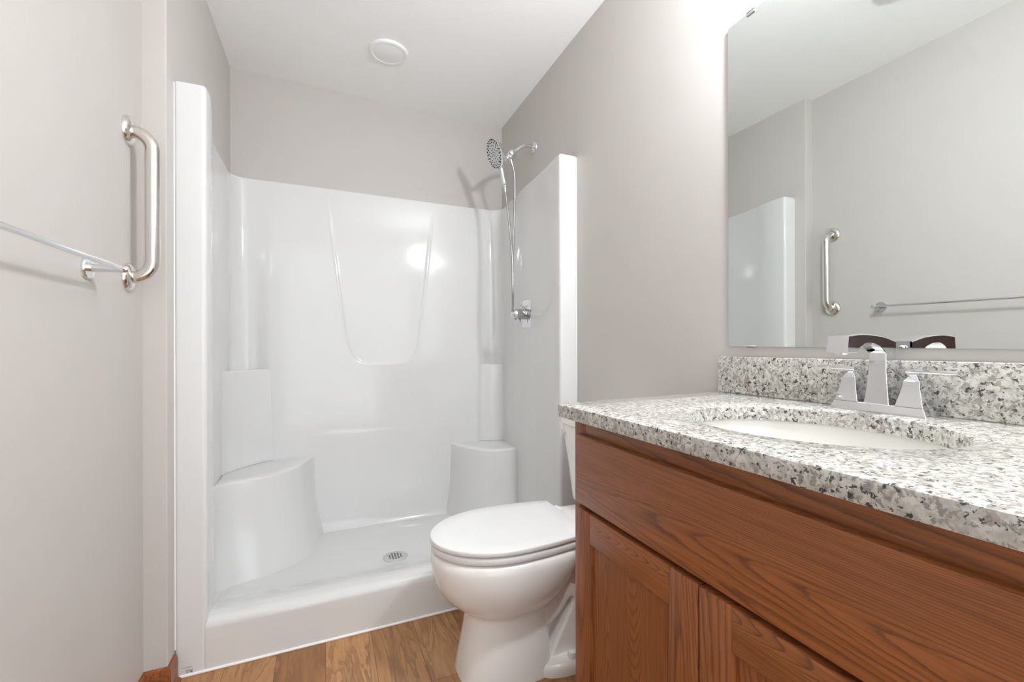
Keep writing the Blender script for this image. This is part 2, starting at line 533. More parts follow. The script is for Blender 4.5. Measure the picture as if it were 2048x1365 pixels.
for (y, z) in prof:
    for x in xs:
        xx = x
        xx = xleft(y) + (xright(y) - xleft(y)) * (x - xs[0]) / (xs[-1] - xs[0])
        Vp.append((xx, min(y, yb(x) - 0.002), z))
n = len(xs)
Fp = [(a * n + i, a * n + i + 1, (a + 1) * n + i + 1, (a + 1) * n + i) for a in range(len(prof) - 1) for i in range(n - 1)]
obj('shower_pan', Vp, Fp, M['acrylic'], parent=SH, autos=60)

def pedestal(name, top, foot, corner, ztop, zfoot, lip=0.012, flare=True):
    """molded block against the corner: front curve at the top, wider at the foot, rounded lip"""
    T = bezier([(x, y, 0) for x, y in top], 48)
    B = bezier([(x, y, 0) for x, y in foot], 48)
    C = Vector((corner[0], corner[1], 0))
    rings = []
    for t in ([0, 0.03, 0.07, 0.13, 0.25, 0.5, 0.8, 1.0] if flare else [0, 1.0]):
        zz = zfoot + (ztop - lip - zfoot) * t
        s = 1 - (1 - t) ** 3 if flare else t
        rings.append([(b.lerp(a, s).x, b.lerp(a, s).y, zz) for a, b in zip(T, B)])
    for k in range(1, 6):
        an = PI / 2 * k / 5
        rings.append([((a + (C - a).normalized() * lip * (1 - math.cos(an))).x, (a + (C - a).normalized() * lip * (1 - math.cos(an))).y,
                       ztop - lip + lip * math.sin(an)) for a in T])
    last = [a + (C - a).normalized() * lip for a in T]
    for t in (0.15, 0.4, 0.7, 1.0):
        rings.append([(a.lerp(C, t).x, a.lerp(C, t).y, ztop - 0.006 * sstep(0, 0.4, t)) for a in last])
    V, F = loft(rings, False)
    return obj(name, V, F, M['acrylic'], parent=SH, autos=70)

pedestal('corner_seat', [(-0.424, 2.060), (-0.419, 2.100), (-0.406, 2.146), (-0.376, 2.177), (-0.339, 2.190), (-0.243, 2.218), (-0.174, 2.270), (-0.118, 2.350), (-0.082, 2.45), (-0.055, 2.52), (-0.020, 2.572)],
         [(-0.420, 1.975), (-0.411, 2.025), (-0.394, 2.073), (-0.360, 2.108), (-0.310, 2.127), (-0.225, 2.150), (-0.130, 2.208), (-0.070, 2.285), (-0.030, 2.40), (-0.010, 2.49), (0.015, 2.578)],
         (-0.425, 2.555), 0.470, 0.058)
pedestal('corner_seat', [(0.655, 2.60), (0.680, 2.53), (0.715, 2.43), (0.757, 2.345), (0.80, 2.288), (0.845, 2.256), (0.91, 2.248), (0.975, 2.250), (1.012, 2.255)],
         [(0.625, 2.60), (0.645, 2.52), (0.682, 2.41), (0.727, 2.318), (0.775, 2.255), (0.83, 2.218), (0.90, 2.205), (0.970, 2.205), (1.012, 2.208)],
         (1.004, 2.595), 0.468, 0.058)
pedestal('corner_shelf', [(-0.432, 2.320), (-0.412, 2.372), (-0.375, 2.425), (-0.33, 2.470), (-0.29, 2.504), (-0.250, 2.526), (-0.215, 2.537)],
         [(-0.432, 2.305), (-0.410, 2.362), (-0.370, 2.420), (-0.325, 2.465), (-0.285, 2.500), (-0.245, 2.524), (-0.200, 2.537)], (-0.425, 2.558), 0.930, 0.465, 0.010, False)
pedestal('corner_shelf', [(0.825, 2.552), (0.862, 2.540), (0.90, 2.520), (0.94, 2.503), (0.98, 2.496), (1.012, 2.494)],
         [(0.812, 2.552), (0.855, 2.539), (0.895, 2.517), (0.937, 2.499), (0.98, 2.490), (1.012, 2.487)], (1.004, 2.60), 0.928, 0.463, 0.010, False)
# caulk bead along the floor
obj('caulk_bead', *tube([(-0.427, 1.6875, 0.004), (0.3, 1.6875, 0.004), (1.026, 1.6875, 0.004)], 0.0048, 10), M['caulk'], parent=SH)

for x_ in (XL + 0.0012, XR - 0.0012):
    obj('side_caulk', *tube([(x_, YT + 0.0065, 0.09 if x_ < 0 else 0.0), (x_, YT + 0.0065, 1.0), (x_, YT + 0.0065, 1.888)], 0.0032, 10), M['caulk'], parent=SH)
# maker's lettering printed low on the left flange
def text_obj(body, size, loc, rot, mat, parent, name):
    cu = bpy.data.curves.new(name, 'FONT')
    cu.body = body; cu.size = size; cu.extrude = 0.0002
    tmp = bpy.data.objects.new(name + '_tmp', cu)
    COL.objects.link(tmp)
    bpy.context.view_layer.update()
    me = bpy.data.meshes.new_from_object(tmp.evaluated_get(bpy.context.evaluated_depsgraph_get()))
    bpy.data.objects.remove(tmp)
    me.materials.clear(); me.materials.append(mat)
    me.name = name
    o = bpy.data.objects.new(name, me)
    COL.objects.link(o)
    o.parent = parent
    o.location = Vector(loc) - root_loc(parent)
    o.rotation_euler = rot
    return o
lt = text_obj('Dig', 0.0125, (-0.4085, YT - 0.0005, 0.013), (PI / 2, 0, 0), M['ink'], SH, 'printed_lettering')
obj('printed_line', *box_vf(-0.419, -0.392, YT - 0.0006, YT + 0.001, 0.0285, 0.0291), M['ink'], parent=SH, smooth=False)

# ------------------------------------------------------------------ shower drain
DR = thing('shower_drain', (0.300, 2.100, 0.0588), 'round perforated metal drain in the white shower floor', 'drain')
obj('rim', *lathe([(0.056, 0.0), (0.057, 0.002), (0.055, 0.0035), (0.050, 0.0035), (0.049, 0.002)], (0.300, 2.100, 0.0588), (0, 0, 1), 48), M['nickel'], parent=DR)
gv, gf, gm = [], [], []
v, f = lathe([(0.0495, 0.0), (0.0495, 0.003), (0.048, 0.0036), (0.0001, 0.0038)], (0.300, 2.100, 0.0588), (0, 0, 1), 48)
gv += v; gf += f; gm += [0] * len(f)
for i in range(-2, 3):
    for j in range(-2, 3):
        if abs(i) + abs(j) > 3: continue
        cx, cy = 0.300 + i * 0.0125, 2.100 + j * 0.0125
        v, f = box_vf(cx - 0.0036, cx + 0.0036, cy - 0.0036, cy + 0.0036, 0.0620, 0.0630)
        gf += [tuple(q + len(gv) for q in t) for t in f]; gv += v; gm += [1] * len(f)
obj('strainer', gv, gf, [M['nickel'], M['dark_hole']], parent=DR, fmats=gm)

# ------------------------------------------------------------------ shower head on its arm
HX, HY, HZ = 1.0385, 2.126, 2.112
WX = XR + (HY - 1.72) * 0.01277            # the right wall at this spot
SHH = thing('hand_shower', (WX, HY, HZ), 'chrome combination shower head with handheld and hose on its wall arm', 'shower head')
obj('wall_flange', *lathe([(0.031, 0.0), (0.031, 0.003), (0.028, 0.008), (0.014, 0.012), (0.0105, 0.016)], (WX - 0.0005, HY, HZ), (-1, 0, 0), 40), M['chrome'], parent=SHH)
arm = bezier([(WX - 0.004, HY, HZ), (WX - 0.045, HY + 0.001, HZ + 0.001), (WX - 0.075, HY + 0.003, HZ - 0.008), (WX - 0.100, HY + 0.006, HZ - 0.028), (WX - 0.118, HY + 0.008, HZ - 0.044)], 40)
obj('arm', *tube(arm, 0.0105, 20), M['chrome'], parent=SHH)
ax = Vector((-0.80, 0.06, -0.60)).normalized()
p0 = Vector((WX - 0.112, HY + 0.008, HZ - 0.038))
obj('swivel_nut', *lathe([(0.0125, 0.0), (0.0145, 0.004), (0.0145, 0.016), (0.012, 0.019)], p0, ax, 12), M['chrome'], parent=SHH, autos=25)
bc = Vector((0.908, 2.137, 2.052))
obj('diverter_body', *lathe([(0.010, -0.028), (0.018, -0.022), (0.0225, -0.008), (0.0235, 0.004), (0.021, 0.016), (0.014, 0.024), (0.0115, 0.03), (0.0115, 0.042)], bc, ax, 32), M['chrome'], parent=SHH)
obj('diverter_knob', *lathe([(0.014, 0.0), (0.016, 0.004), (0.013, 0.012), (0.006, 0.015)], bc + Vector((-0.004, -0.020, 0.004)), (-0.2, -1, 0.15), 24), M['chrome'], parent=SHH)
nd = Vector((-0.930, -0.03, -0.365)).normalized()
hc = Vector((0.818, 2.135, 2.046))
obj('head_neck', *tube([bc + ax * 0.03, bc + ax * 0.055 + Vector((-0.01, 0, 0.006)), hc - nd * 0.012], [0.0115, 0.014, 0.022], 20), M['chrome'], parent=SHH)
RD = 0.082
obj('head_shell', *lathe([(0.020, -0.028), (0.045, -0.024), (0.070, -0.014), (RD, -0.003), (RD + 0.001, 0.002), (RD - 0.004, 0.005)], hc, nd, 56), M['chrome'], parent=SHH)
fv_, ff_, fm_ = [], [], []
v, f = lathe([(RD - 0.004, 0.004), (RD - 0.007, 0.0062), (0.030, 0.0070), (0.0001, 0.0072)], hc, nd, 56)
fv_ += v; ff_ += f; fm_ += [0] * len(f)
_, du_, dw_ = frame(nd)
def nozzle(rad, ang, r0, ln=0.0035):
    global fv_, ff_, fm_
    c = hc + (du_ * math.cos(ang) + dw_ * math.sin(ang)) * rad + nd * 0.006
    v, f = lathe([(r0, 0.0), (r0, ln), (r0 * 0.5, ln + 0.001)], c, nd, 8)
    ff_ += [tuple(q + len(fv_) for q in t) for t in f]; fv_ += v; fm_ += [1] * len(f)
for k in range(26): nozzle(0.069, 2 * PI * k / 26, 0.0034 if k % 3 else 0.0042)
for k in range(16): nozzle(0.056, 2 * PI * k / 16 + 0.1, 0.0034)
for k in range(12): nozzle(0.041, 2 * PI * k / 12, 0.0026)
for k in range(9): nozzle(0.024, 2 * PI * k / 9 + 0.2, 0.0022)
for k in range(5): nozzle(0.011, 2 * PI * k / 5, 0.0020)
obj('spray_face', fv_, ff_, [M['grey_face'], M['dark_rubber']], parent=SHH, fmats=fm_)
# handheld handle hanging below the head
hd = bezier([(0.848, 2.137, 1.990), (0.853, 2.137, 1.975), (0.859, 2.137, 1.945), (0.866, 2.137, 1.915), (0.872, 2.136, 1.890)], 24)
nh = len(hd)
obj('handle', *tube(hd, [0.0075 + 0.0085 * math.sin(PI * min(1, 0.12 + 0.80 * i / nh)) ** 0.8 for i in range(nh)], 20), M['chrome'], parent=SHH)
obj('handle_collar', *tube([(0.8715, 2.136, 1.893), (0.8725, 2.136, 1.888), (0.8745, 2.136, 1.872), (0.8755, 2.136, 1.856), (0.876, 2.136, 1.852)], [0.0145, 0.0115, 0.0085, 0.0085, 0.007], 16), M['chrome'], parent=SHH)
obj('hose_nut', *tube([(0.906, 2.137, 2.034), (0.909, 2.137, 2.020), (0.914, 2.137, 2.006)], [0.009, 0.010, 0.0085], 12), M['chrome'], parent=SHH, autos=25)
hose = [(0.8755, 2.136, 1.858), (0.880, 2.124, 1.78), (0.884, 2.098, 1.65), (0.880, 2.058, 1.50), (0.873, 2.035, 1.38), (0.874, 2.035, 1.30), (0.887, 2.070, 1.245),
        (0.915, 2.137, 1.222), (0.943, 2.202, 1.245), (0.955, 2.230, 1.30), (0.956, 2.232, 1.40), (0.952, 2.215, 1.55), (0.948, 2.192, 1.70), (0.942, 2.165, 1.86), (0.933, 2.148, 1.95), (0.922, 2.139, 1.990), (0.912, 2.137, 2.010)]
obj('hose', *tube(bezier(hose, 180), 0.0062, 12), M['hose'], parent=SHH)

# ------------------------------------------------------------------ shower valve
vx = 0.982
VY, VZ = 2.105, 1.21
SV = thing('shower_valve', (vx, VY, VZ), 'chrome shower valve with square plate on the right shower panel', 'shower valve')
pl = []
for t in range(48):
    a = 2 * PI * t / 48
    c, s = math.cos(a), math.sin(a)
    q = (abs(c) ** 6 + abs(s) ** 6) ** (-1 / 6)
    pl.append((q * c, q * s))
rings = []
for sc_, dx in ((0.066, 0.0), (0.067, 0.003), (0.065, 0.007), (0.055, 0.010), (0.034, 0.013)):
    rings.append([(vx - dx + 0.002, VY + a * sc_, VZ + b * sc_ * 1.13) for a, b in pl])
obj('cover_plate', *loft(rings), M['chrome'], parent=SV)
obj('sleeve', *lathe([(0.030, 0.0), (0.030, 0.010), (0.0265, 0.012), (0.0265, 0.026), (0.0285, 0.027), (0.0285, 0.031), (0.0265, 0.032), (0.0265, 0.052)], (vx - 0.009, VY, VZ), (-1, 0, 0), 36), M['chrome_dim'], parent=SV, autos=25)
obj('dome_cap', *lathe([(0.0265, 0.0), (0.0255, 0.008), (0.021, 0.017), (0.013, 0.024), (0.004, 0.027)], (vx - 0.061, VY, VZ), (-1, 0, 0), 36), M['chrome'], parent=SV)
hv, hf = merge(tube([(vx - 0.086, VY, VZ + 0.022), (vx - 0.080, VY, VZ - 0.004), (vx - 0.062, VY - 0.002, VZ - 0.032)], [0.004, 0.0055, 0.0045], 12),
               tube([(vx - 0.040, VY, VZ - 0.020), (vx - 0.036, VY, VZ - 0.034), (vx - 0.029, VY - 0.002, VZ - 0.042), (vx - 0.034, VY - 0.003, VZ - 0.054)], [0.007, 0.006, 0.005, 0.004], 12))
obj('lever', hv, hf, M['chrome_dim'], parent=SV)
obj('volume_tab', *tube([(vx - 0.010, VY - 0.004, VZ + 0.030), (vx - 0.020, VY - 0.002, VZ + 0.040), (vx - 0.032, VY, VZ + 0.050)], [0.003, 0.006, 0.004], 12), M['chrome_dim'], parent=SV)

# ------------------------------------------------------------------ grab bar and towel bar on the left wall
GY, GZ0, GZ1, GO = 1.520, 1.243, 1.646, 0.056
GB = thing('grab_bar', (XN, GY, GZ0), 'upright stainless steel grab bar on the left wall', 'grab bar')
for zz in (GZ0, GZ1):
    obj('wall_flange', *lathe([(0.040, 0.0), (0.040, 0.003), (0.0375, 0.009), (0.030, 0.014), (0.020, 0.0165)], (XN, GY, zz), (1, 0, 0), 48), M['steel'], parent=GB)
rb = 0.046
pth = [(XN + 0.006, GY, GZ0), (XN + GO - rb, GY, GZ0)]
pth += [(XN + GO - rb + rb * math.sin(t), GY, GZ0 + rb - rb * math.cos(t)) for t in [PI / 2 * i / 10 for i in range(1, 11)]]
pth += [(XN + GO, GY, GZ0 + 0.1), (XN + GO, GY, GZ1 - 0.1)]
pth += [(XN + GO - rb + rb * math.cos(t), GY, GZ1 - rb + rb * math.sin(t)) for t in [PI / 2 * i / 10 for i in range(0, 11)]]
pth += [(XN + 0.006, GY, GZ1)]
obj('bar', *tube(pth, 0.0172, 28), M['steel'], parent=GB)

TY, TZ = 1.292, 1.234
TB = thing('towel_bar', (XN, TY, TZ), 'slim chrome towel bar running along the left wall below the grab bar', 'towel bar')
for yy in (TY, TY - 0.61):
    obj('wall_flange', *lathe([(0.0255, 0.0), (0.0255, 0.006), (0.0245, 0.0075), (0.009, 0.008)], (XN, yy, TZ), (1, 0, 0), 40), M['chrome'], parent=TB)
    obj('post', *lathe([(0.0095, 0.006), (0.0088, 0.03), (0.0080, 0.062), (0.0082, 0.0745), (0.0065, 0.077)], (XN, yy, TZ), (1, 0, 0), 28), M['chrome'], parent=TB)
obj('bar', *tube([(XN + 0.067, TY + 0.002, TZ), (XN + 0.067, TY - 0.3, TZ), (XN + 0.067, TY - 0.612, TZ)], 0.0056, 20), M['chrome'], parent=TB)

# ------------------------------------------------------------------ ceiling fittings
CL = thing('ceiling_light', (0.279, 2.138, CZ), 'white round recessed ceiling light over the shower', 'ceiling light')
obj('trim_ring', *lathe([(0.090, 0.0), (0.090, 0.004), (0.086, 0.009), (0.076, 0.011), (0.070, 0.008)], (0.279, 2.138, CZ), (0, 0, -1), 56), M['white_plastic'], parent=CL)
obj('lens', *lathe([(0.072, 0.004), (0.070, 0.0085), (0.050, 0.0115), (0.0005, 0.0130)], (0.279, 2.138, CZ), (0, 0, -1), 56), M['white_plastic'], parent=CL)
SX, SY = 0.065, 0.955
SD = thing('ceiling_fixture', (SX, SY, CZ), 'white round ceiling fixture reflected at the top edge of the mirror', 'ceiling fixture')
obj('mounting_base', *lathe([(0.075, 0.0), (0.075, 0.008), (0.070, 0.010)], (SX, SY, CZ), (0, 0, -1), 48), M['white_plastic'], parent=SD)
obj('cover', *lathe([(0.069, 0.008), (0.068, 0.022), (0.062, 0.030), (0.045, 0.034), (0.0005, 0.035)], (SX, SY, CZ), (0, 0, -1), 48), M['white_plastic'], parent=SD)

# ------------------------------------------------------------------ toilet
TC = 1.357
TO = thing('toilet', (0.62, TC, 0), 'white two-piece toilet with closed lid between the shower and the vanity', 'toilet')
def egg(xf, xb, hw, z, nf=2.0, nbk=2.0, wide=0.52, n=72):
    """closed plan outline, front towards -x; separate roundness for front and back"""
    xm = xf + (xb - xf) * wide
    pts = []
    for i in range(n):
        a = 2 * PI * i / n
        c, s = math.cos(a), math.sin(a)
        e = nbk if c > 0 else nf
        q = (abs(c) ** e + abs(s) ** e) ** (-1 / e)
        rx = (xb - xm) if c > 0 else (xm - xf)
        pts.append((xm + q * c * rx, TC + q * s * hw, z))
    return pts
B = [(0.000, 0.388, 0.685, 0.126, 2.6, 5), (0.012, 0.390, 0.683, 0.124, 2.6, 5), (0.05, 0.396, 0.681, 0.118, 2.6, 5), (0.10, 0.406, 0.680, 0.110, 2.6, 5),
     (0.15, 0.415, 0.680, 0.104, 2.6, 5), (0.188, 0.420, 0.680, 0.102, 2.5, 5), (0.200, 0.421, 0.682, 0.103, 2.4, 4.5),
     (0.206, 0.414, 0.685, 0.109, 2.3, 4), (0.222, 0.388, 0.695, 0.127, 2.15, 3.5), (0.250, 0.354, 0.72, 0.150, 2.1, 3), (0.28, 0.331, 0.745, 0.166, 2.1, 3),
     (0.315, 0.315, 0.77, 0.177, 2.1, 3), (0.345, 0.308, 0.785, 0.182, 2.1, 3), (0.375, 0.304, 0.80, 0.183, 2.1, 3.2), (0.392, 0.306, 0.80, 0.181, 2.1, 3.2), (0.400, 0.312, 0.80, 0.176, 2.1, 3.2), (0.4035, 0.322, 0.795, 0.168, 2.1, 3.2)]
rings = [egg(xf, xb, hw, z, nf, nk) for z, xf, xb, hw, nf, nk in B]
obj('bowl', *loft(rings), M['porcelain'], parent=TO, autos=60)
# rear deck that carries the tank
def rr(x0, x1, hw, z, n=56, e=5):
    xm, rx = (x0 + x1) / 2, (x1 - x0) / 2
    out = []
    for i in range(n):
        a = 2 * PI * i / n
        c, s = math.cos(a), math.sin(a)
        q = (abs(c) ** e + abs(s) ** e) ** (-1 / e)
        out.append((xm + q * c * rx, TC + q * s * hw, z))
    return out
obj('tank_deck', *loft([rr(0.72, 0.95, 0.085, 0.20), rr(0.70, 0.98, 0.105, 0.29), rr(0.69, 1.005, 0.135, 0.35), rr(0.68, 1.015, 0.150, 0.385), rr(0.68, 1.018, 0.152, 0.408), rr(0.684, 1.014, 0.148, 0.416)]), M['porcelain'], parent=TO, autos=50)
# trapway body behind the pedestal: side profile with a wedge-shaped hollow, and the foot
TP = [(0.62, 0.26), (0.61, 0.18), (0.625, 0.142), (0.655, 0.138), (0.69, 0.152), (0.722, 0.180), (0.748, 0.212), (0.756, 0.205), (0.748, 0.178), (0.726, 0.135),
      (0.702, 0.092), (0.687, 0.062), (0.674, 0.036), (0.664, 0.012), (0.672, 0.0), (0.70, -0.002), (0.80, 0.003), (0.89, 0.003), (0.932, 0.04), (0.945, 0.18), (0.95, 0.30), (0.93, 0.37), (0.86, 0.385), (0.76, 0.37), (0.67, 0.32)]
TPc = [p for p in bezier([(a_, 0, b2) for a_, b2 in TP + TP[:1]], 92)][:-1]
ntp = len(TPc)
tnr = []
for i in range(ntp):
    t = (TPc[(i + 1) % ntp] - TPc[i - 1]).normalized()
    tnr.append(Vector((-t.z, 0, t.x)))
area = sum(TPc[i].x * TPc[(i + 1) % ntp].z - TPc[(i + 1) % ntp].x * TPc[i].z for i in range(ntp))
sg = 1 if area > 0 else -1
trings = []
TH, TR = 0.096, 0.010
for k in range(-6, 7):
    if k == 0: continue
    an = PI / 2 * (6 - abs(k)) / 5 if abs(k) < 6 else 0
    an = PI / 2 * (abs(k) - 1) / 5
    d = TR * (1 - math.cos(an))
    yy = (TH - TR + TR * math.sin(an)) * (1 if k > 0 else -1)
    trings.append([(p.x + q.x * d * sg, TC + yy, p.z + q.z * d * sg) for p, q in zip(TPc, tnr)])
from mathutils.geometry import tessellate_polygon
tv, tf = loft(trings, True, False, False)
for base_, ring_ in ((0, trings[0]), ((len(trings) - 1) * ntp, trings[-1])):
    tf += [tuple(base_ + i for i in t) for t in tessellate_polygon([[Vector((p[0], p[2], 0)) for p in ring_]])]
obj('trapway', tv, tf, M['porcelain'], parent=TO, autos=60)
obj('core', *box_vf(0.62, 0.80, TC - 0.045, TC + 0.045, 0.02, 0.24), M['porcelain'], parent=TO, bevel=0.01, segs=3)
obj('foot', *loft([rr(0.600, 0.945, 0.150, 0.0, e=3.2), rr(0.600, 0.945, 0.149, 0.020, e=3.2), rr(0.605, 0.940, 0.142, 0.031, e=3.2), rr(0.615, 0.935, 0.125, 0.036, e=3.2), rr(0.65, 0.93, 0.100, 0.039, e=3.0)]), M['porcelain'], parent=TO, autos=60)
for s_ in (-1, 1):
    obj('bolt_cap', *lathe([(0.0150, 0.0), (0.0150, 0.010), (0.012, 0.018), (0.0005, 0.022)], (0.740, TC + s_ * 0.118, 0.035), (0, 0, 1), 24), M['porcelain'], parent=TO)
def lidring(xf, xb, hw, z, n=96):
    """seat and lid outline: long rounded front, straight back edge with tight corners"""
    out = []
    xm = xf + (xb - xf) * 0.50
    for i in range(n):
        a = 2 * PI * i / n
        c, s = math.cos(a), math.sin(a)
        if c <= 0:
            out.append((xm + c * (xm - xf), TC + s * hw, z))
        else:
            # rear half: sides curve in slowly to a straight back edge
            t = (PI / 2 - abs(((a + PI) % (2 * PI)) - PI)) / (PI / 2)      # 0 at the widest place, 1 at the middle of the back
            if t < 0.62:
                u = t / 0.62
                xx = xm + (xb - xm) * (math.sin(u * PI / 2) * 0.10 + 0.90 * u)
                hh = hw * (1 - 0.16 * u ** 2.0)
            else:
                u = (t - 0.62) / 0.38
                xx = xb
                hh = hw * 0.84 * (1 - u)
            out.append((xx, TC + math.copysign(hh, s), z))
    return out
def inset(ring, d):
    c = Vector((0.56, TC))
    res = []
    n = len(ring)
    for i in range(n):
        a = Vector(ring[i - 1][:2]); b = Vector(ring[(i + 1) % n][:2])
        t = (b - a).normalized() if (b - a).length > 1e-9 else Vector((1, 0))
        nn = Vector((-t.y, t.x))
        p = Vector(ring[i][:2])
        if nn.dot(c - p) < 0: nn = -nn
        p = p + nn * d
        res.append((p.x, p.y))
    return res
def slab(xf, xb, hw, z0, z1, r=0.004, dome=0.0, hole=None):
    R = lidring(xf, xb, hw, 0)
    rings = []
    for d, z in ((r, z0), (r * 0.3, z0 + r * 0.3), (0, z0 + r), (0, z1 - r), (r * 0.3, z1 - r * 0.3), (r, z1)):
        rings.append([(x, y, z) for x, y in inset(R, d)])
    c = Vector((xf + (xb - xf) * 0.55, TC))
    for k in (0.25, 0.6, 0.97):
        rings.append([(p[0] + (c.x - p[0]) * k, p[1] + (c.y - p[1]) * k, z1 + dome * k) for p in rings[5]])
    return loft(rings)
obj('seat_ring', *slab(0.306, 0.785, 0.177, 0.4075, 0.4300, 0.006), M['seat_plastic'], parent=TO, autos=50)
obj('lid', *slab(0.302, 0.787, 0.179, 0.4335, 0.4500, 0.004, 0.002), M['seat_plastic'], parent=TO, autos=50)
for s_ in (-1, 1):
    obj('hinge', *merge(tube([(0.800, TC + s_ * 0.10, 0.437), (0.800, TC + s_ * 0.055, 0.437)], 0.0105, 16), box_vf(0.788, 0.812, TC + s_ * 0.078 - 0.014, TC + s_ * 0.078 + 0.014, 0.414, 0.437)), M['seat_plastic'], parent=TO, bevel=0.002)
def tankring(z, xf, hw, inset_=0.0):
    x1 = 1.018
    pts = []
    n = 64
    for i in range(n):
        a = 2 * PI * i / n
        c, s = math.cos(a), math.sin(a)
        q = (abs(c) ** 9 + abs(s) ** 9) ** (-1 / 9)
        pts.append(((xf + x1) / 2 + q * c * ((x1 - xf) / 2 - inset_), TC + q * s * (hw - inset_), z))
    return pts
tk = [tankring(0.424, 0.905, 0.150, 0.012), tankring(0.432, 0.903, 0.157, 0.003), tankring(0.445, 0.901, 0.164), tankring(0.55, 0.8955, 0.182), tankring(0.66, 0.889, 0.205), tankring(0.728, 0.885, 0.220), tankring(0.732, 0.885, 0.220, 0.004)]
obj('tank', *loft(tk), M['porcelain'], parent=TO, autos=60)
obj('tank_lid', *loft([tankring(0.733, 0.880, 0.224, 0.004), tankring(0.736, 0.878, 0.228), tankring(0.766, 0.878, 0.228), tankring(0.772, 0.878, 0.228, 0.003), tankring(0.774, 0.878, 0.228, 0.009)]), M['porcelain'], parent=TO, autos=60)
obj('flush_button', *lathe([(0.013, 0.0), (0.013, 0.005), (0.010, 0.009), (0.0005, 0.010)], (0.888, 1.545, 0.700), (-1, 0, 0), 24), M['knob_white'], parent=TO)

# ------------------------------------------------------------------ vanity cabinet
VX, VY0, VY1 = 0.535, 0.118, 0.881
VC = thing('vanity_cabinet', (0.78, 0.5, 0), 'brown stained oak vanity cabinet with two shaker doors under the granite top', 'cabinet')
cz = 0.8862
def sheared(vf):
    return [(x, y, z + (0.0118 * (0.913 - y) + 0.0095 * (x - 0.503) - 0.0004 if z > cz - 0.002 else 0)) for x, y, z in vf[0]], vf[1]
cv = merge(box_vf(VX + 0.019, XR - 0.004, VY1 - 0.013, VY1, 0.0, cz), box_vf(VX + 0.019, XR - 0.004, VY0, VY0 + 0.013, 0.0, cz),
           box_vf(VX + 0.019, XR - 0.004, VY0 + 0.013, VY1 - 0.013, 0.09, 0.105), box_vf(XR - 0.010, XR - 0.004, VY0 + 0.013, VY1 - 0.013, 0.105, cz),
           box_vf(VX + 0.075, VX + 0.088, VY0 + 0.013, VY1 - 0.013, 0.0, 0.09))
obj('carcass', *sheared(cv), M['oak_z2'], parent=VC, smooth=False)
ff = [box_vf(VX, VX + 0.019, VY1 - 0.045, VY1, 0.09, cz), box_vf(VX, VX + 0.019, VY0, VY0 + 0.045, 0.09, cz)]
obj('frame_stile', *sheared(ff[0]), M['oak_z2'], parent=VC, bevel=0.001)
obj('frame_stile', *sheared(ff[1]), M['oak_z2'], parent=VC, bevel=0.001)
obj('frame_rail', *sheared(box_vf(VX, VX + 0.0188, VY0 + 0.0452, VY1 - 0.0452, 0.815, cz)), M['oak_y3'], parent=VC, bevel=0.001)
obj('frame_rail', *box_vf(VX, VX + 0.0188, VY0 + 0.0452, VY1 - 0.0452, 0.665, 0.735), M['oak_y3'], parent=VC, bevel=0.001)
obj('frame_rail', *box_vf(VX, VX + 0.0188, VY0 + 0.0452, VY1 - 0.0452, 0.09, 0.145), M['oak_y3'], parent=VC, bevel=0.001)
DX = 0.517
obj('drawer_front', *box_vf(DX, VX - 0.0003, 0.152, 0.848, 0.7055, 0.8565), M['oak_y'], parent=VC, bevel=0.002, segs=3)
def shaker(y0, y1, z0, z1):
    pn = obj('door_panel', *box_vf(DX + 0.008, DX + 0.0135, y0 + 0.050, y1 - 0.050, z0 + 0.056, z1 - 0.056), M['oak_z'], parent=VC, smooth=False)
    for a, b in ((y0, y0 + 0.060), (y1 - 0.0575, y1)):
        obj('stile', *box_vf(DX, VX - 0.0003, a, b, z0, z1), M['oak_z2'], parent=pn, bevel=0.0015)
    for a, b in ((z0, z0 + 0.064), (z1 - 0.064, z1)):
        obj('rail', *box_vf(DX + 0.0002, VX - 0.0005, y0 + 0.0602, y1 - 0.0577, a, b), M['oak_y2'], parent=pn, bevel=0.0012)
shaker(0.4995, 0.8515, 0.125, 0.695)
shaker(0.1485, 0.4965, 0.125, 0.695)

# ------------------------------------------------------------------ granite counter (runs very slightly out of level)
ZC = 0.9165
def tl(p):
    x, y, z = p
    return (x, y, z + 0.0120 * (0.913 - y) + 0.0095 * (x - 0.503))
def tls(vf): return [tl(p) for p in vf[0]], vf[1]
CX0, CX1, CY0, CY1, CT = 0.503, XR - 0.001, 0.088, 0.913, 0.030
SKX, SKY, SKA, SKB = 0.762, 0.497, 0.168, 0.203
angs = [2 * PI * i / 160 for i in range(160)]
corner_angs = [math.atan2(yy - SKY, xx - SKX) % (2 * PI) for xx, yy in ((CX0, CY0), (CX0, CY1), (CX1, CY0), (CX1, CY1))]
angs = sorted(angs + corner_angs + [(c + d) % (2 * PI) for c in corner_angs for d in (-0.006, 0.006, -0.012, 0.012)])
def outer(a, d, z):
    c, s = math.cos(a), math.sin(a)
    tx = ((CX1 - SKX) / c) if c > 1e-9 else ((CX0 - SKX) / c if c < -1e-9 else 1e9)
    ty = ((CY1 - SKY) / s) if s > 1e-9 else ((CY0 - SKY) / s if s < -1e-9 else 1e9)
    t = min(tx, ty)
    x, y = SKX + c * t, SKY + s * t
    x = max(CX0 + d, min(CX1 - d, x)); y = max(CY0 + d, min(CY1 - d, y))
    # round the two front corners
    R = 0.012
    for sy in (CY0, CY1):
        cx_, cy_ = CX0 + R, sy + (R if sy == CY0 else -R)
        if x < cx_ and ((sy == CY1 and y > cy_) or (sy == CY0 and y < cy_)):
            v = Vector((x - cx_, y - cy_))
            if v.length > R - d:
                v = v.normalized() * (R - d)
                x, y = cx_ + v.x, cy_ + v.y
    return tl((x, y, z))
